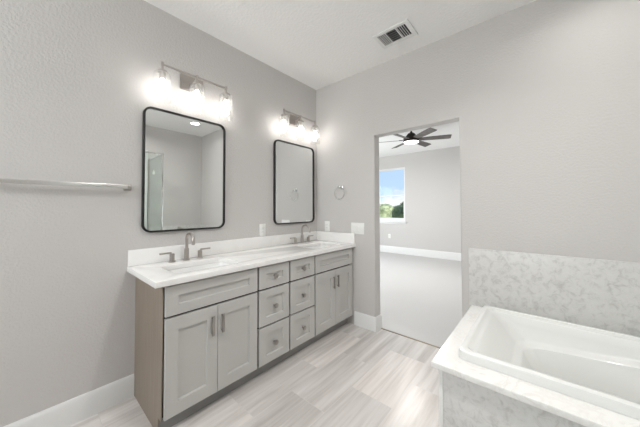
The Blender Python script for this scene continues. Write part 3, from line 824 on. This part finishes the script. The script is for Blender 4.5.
b = B(); box(b, (GX - 0.005, GB + 0.012, 0.125), (GX + 0.005, -1.404, 2.11)); d = obj('door', b, 'shower_glass', sh, smooth=False)
b = B(); tube(b, [(GX - 0.006, -1.47, 1.0), (GX - 0.045, -1.47, 1.0), (GX - 0.05, -1.47, 1.01), (GX - 0.05, -1.47, 1.24), (GX - 0.045, -1.47, 1.25), (GX - 0.006, -1.47, 1.25)], 0.009); obj('handle', b, 'chrome', d)
b = B(); box(b, (GX - 0.011, GY - 0.011, 0.1155), (GX + 0.011, GY + 0.011, 2.1185), 0.001); obj('post', b, 'chrome', sh)
b = B(); box(b, (GX - 0.011, GY - 0.011, 2.119), (XR - 0.014, GY + 0.011, 2.14), 0.001); obj('rail', b, 'chrome', sh)
b = B(); box(b, (GX - 0.011, GB + 0.002, 2.119), (GX + 0.011, GY - 0.0115, 2.14), 0.001); obj('rail', b, 'chrome', sh)
b = B(); box(b, (XR - 0.034, GY - 0.011, 0.1155), (XR - 0.0145, GY + 0.011, 2.1185), 0.001); obj('post', b, 'nickel_dark', sh)

# ------------------------------------------------------------------ ceiling fan in the bedroom
fx, fy = 0.315, 2.28
fan = thing('ceiling_fan', (fx, fy, H), 'dark bronze ceiling fan with grey wooden blades and lit disc lamp in the bedroom', 'ceiling fan')
b = B(); lathe(b, (fx, fy, H - 0.0005), (0, 0, -1), [(0, 0.065), (0.012, 0.066), (0.045, 0.045), (0.052, 0.018), (0.053, 0.014), (0.10, 0.014)], 24); obj('downrod', b, 'bronze', fan)
b = B(); lathe(b, (fx, fy, 2.668), (0, 0, -1), [(0, 0.022), (0.02, 0.026), (0.03, 0.058), (0.075, 0.092), (0.105, 0.112), (0.115, 0.138), (0.175, 0.142), (0.188, 0.136)], 32); obj('motor_housing', b, 'bronze', fan)
b = B(); lathe(b, (fx, fy, 2.4795), (0, 0, -1), [(0, 0.128), (0.006, 0.127), (0.012, 0.115), (0.017, 0.07), (0.018, 0.01)], 32); obj('lamp_lens', b, 'lens', fan)
area('lamp_light', (fx, fy, 2.445), (0, 0, 0), 0.2, 0.2, POWER['fan'], (1.0, 0.97, 0.93), 'DISK', fan)
for k in range(6):
    th = math.radians(22 + 60 * k)
    d = Vector((math.cos(th), math.sin(th), 0)); n = Vector((-d.y, d.x, 0)); zz = Vector((0, 0, 1))
    pitch = math.radians(-14)
    wv = n * math.cos(pitch) + zz * math.sin(pitch); tv = n * -math.sin(pitch) + zz * math.cos(pitch)
    c0 = Vector((fx, fy, 2.522))
    b = B(); loops = []
    for s, w in ((0.15, 0.045), (0.20, 0.056), (0.40, 0.064), (0.62, 0.068), (0.662, 0.062)):
        c = c0 + d * s
        loops.append([c - wv * w - tv * 0.004, c + wv * w - tv * 0.004, c + wv * w + tv * 0.004, c - wv * w + tv * 0.004])
    loft(b, loops); bl = obj('blade', b, 'fanwood', fan, smooth=False)
    b = B(); loops = []
    for s, w in ((0.128, 0.020), (0.17, 0.026), (0.215, 0.034)):
        c = c0 + d * s + tv * 0.0075
        loops.append([c - wv * w - tv * 0.003, c + wv * w - tv * 0.003, c + wv * w + tv * 0.003, c - wv * w + tv * 0.003])
    loft(b, loops); obj('blade_bracket', b, 'bronze', bl, smooth=False)

# ------------------------------------------------------------------ outside the bedroom window
b = B(); box(b, (-45, YF + 3.0, -3.4), (30, 70, -3.0))
struct('ground', b, 'lawn', 'lawn outside the bedroom window', 'ground', smooth=False)
random.seed(4)
def tree(x, y, h, r, leaf, label, n=1500, squash=0.8):
    t = thing('garden_tree', (x, y, -3.0), label, 'tree', 'trees outside the bedroom window')
    bm = B(); zt = -3.0 + h
    tube(bm, [(x, y, -3.05), (x + 0.05, y, -3 + h * 0.3), (x - 0.04, y, -3 + h * 0.62), (x, y, zt - r * 0.5)], [0.17, 0.13, 0.09, 0.03], 8)
    for k in range(5):
        a = k * 1.26 + x; tube(bm, [(x, y, -3 + h * (0.36 + 0.07 * k)), (x + 0.35 * r * math.cos(a), y + 0.35 * r * math.sin(a), -3 + h * (0.46 + 0.07 * k)), (x + 0.7 * r * math.cos(a), y + 0.7 * r * math.sin(a), -3 + h * (0.54 + 0.07 * k))], [0.06, 0.04, 0.015], 6)
    obj('trunk', bm, 'bark', t)
    bm = B(); cz = zt - r * squash
    lobes = [(Vector((random.uniform(-.55, .55) * r, random.uniform(-.55, .55) * r, random.uniform(-.45, .45) * r)), random.uniform(.45, .65) * r) for _ in range(7)]
    for _ in range(n):
        lc, lr = random.choice(lobes)
        v = Vector((random.gauss(0, 1), random.gauss(0, 1), random.gauss(0, 1))).normalized()
        p = Vector((x, y, cz)) + Vector((1, 1, squash)) * 1.0 * 0 + lc + v * lr * random.uniform(0.7, 1.0)
        s = random.uniform(0.12, 0.26)
        u = Vector((random.gauss(0, 1), random.gauss(0, 1), random.gauss(0, 1))).normalized(); w = u.cross(v)
        if w.length < 0.05: continue
        w.normalize()
        q = [p - u * s, p + w * s * 0.5, p + u * s, p - w * s * 0.5]
        bm.faces.new([bm.verts.new(c) for c in q])
    o = obj('crown', bm, leaf, t, smooth=False, recalc=False)
    return t
tree(-7.9, 19.0, 4.35, 1.25, 'leaf_pale', 'yellow-green sunlit tree in the middle of the bedroom window')
tree(-10.9, 20.0, 4.2, 1.3, 'leaf_mid', 'mid green rounded tree at the doorway side of the bedroom window')
tree(-5.75, 16.0, 4.75, 1.0, 'leaf_dark', 'dark green tree, tallest, at the far edge of the bedroom window', 1700)
tree(-13.0, 29.0, 4.6, 1.5, 'leaf_mid', 'mid green tree standing farther back behind the yellow-green tree')
tree(-9.9, 27.0, 4.7, 1.5, 'leaf_pale', 'pale green tree standing farther back behind the dark green tree')
hs = thing('neighbour_house', (-16.0, 38, -3), 'pale stucco house with low grey roof beyond the garden trees', 'house')
b = B(); box(b, (-20.5, 36, -3.0), (-11.0, 43, 0.2)); obj('house_walls', b, 'stucco', hs, smooth=False)
b = B(); loft(b, [[(x - 7, y + 4, z) for x, y, z in lp] for lp in ([(-14.1, 31.4, 0.2), (-3.4, 31.4, 0.2), (-3.4, 39.6, 0.2), (-14.1, 39.6, 0.2)], [(-14.1, 31.4, 0.35), (-3.4, 31.4, 0.35), (-3.4, 39.6, 0.35), (-14.1, 39.6, 0.35)], [(-11.0, 34.8, 1.35), (-6.5, 34.8, 1.35), (-6.5, 36.2, 1.35), (-11.0, 36.2, 1.35)])]); obj('roof', b, 'rooftile', hs, smooth=False)
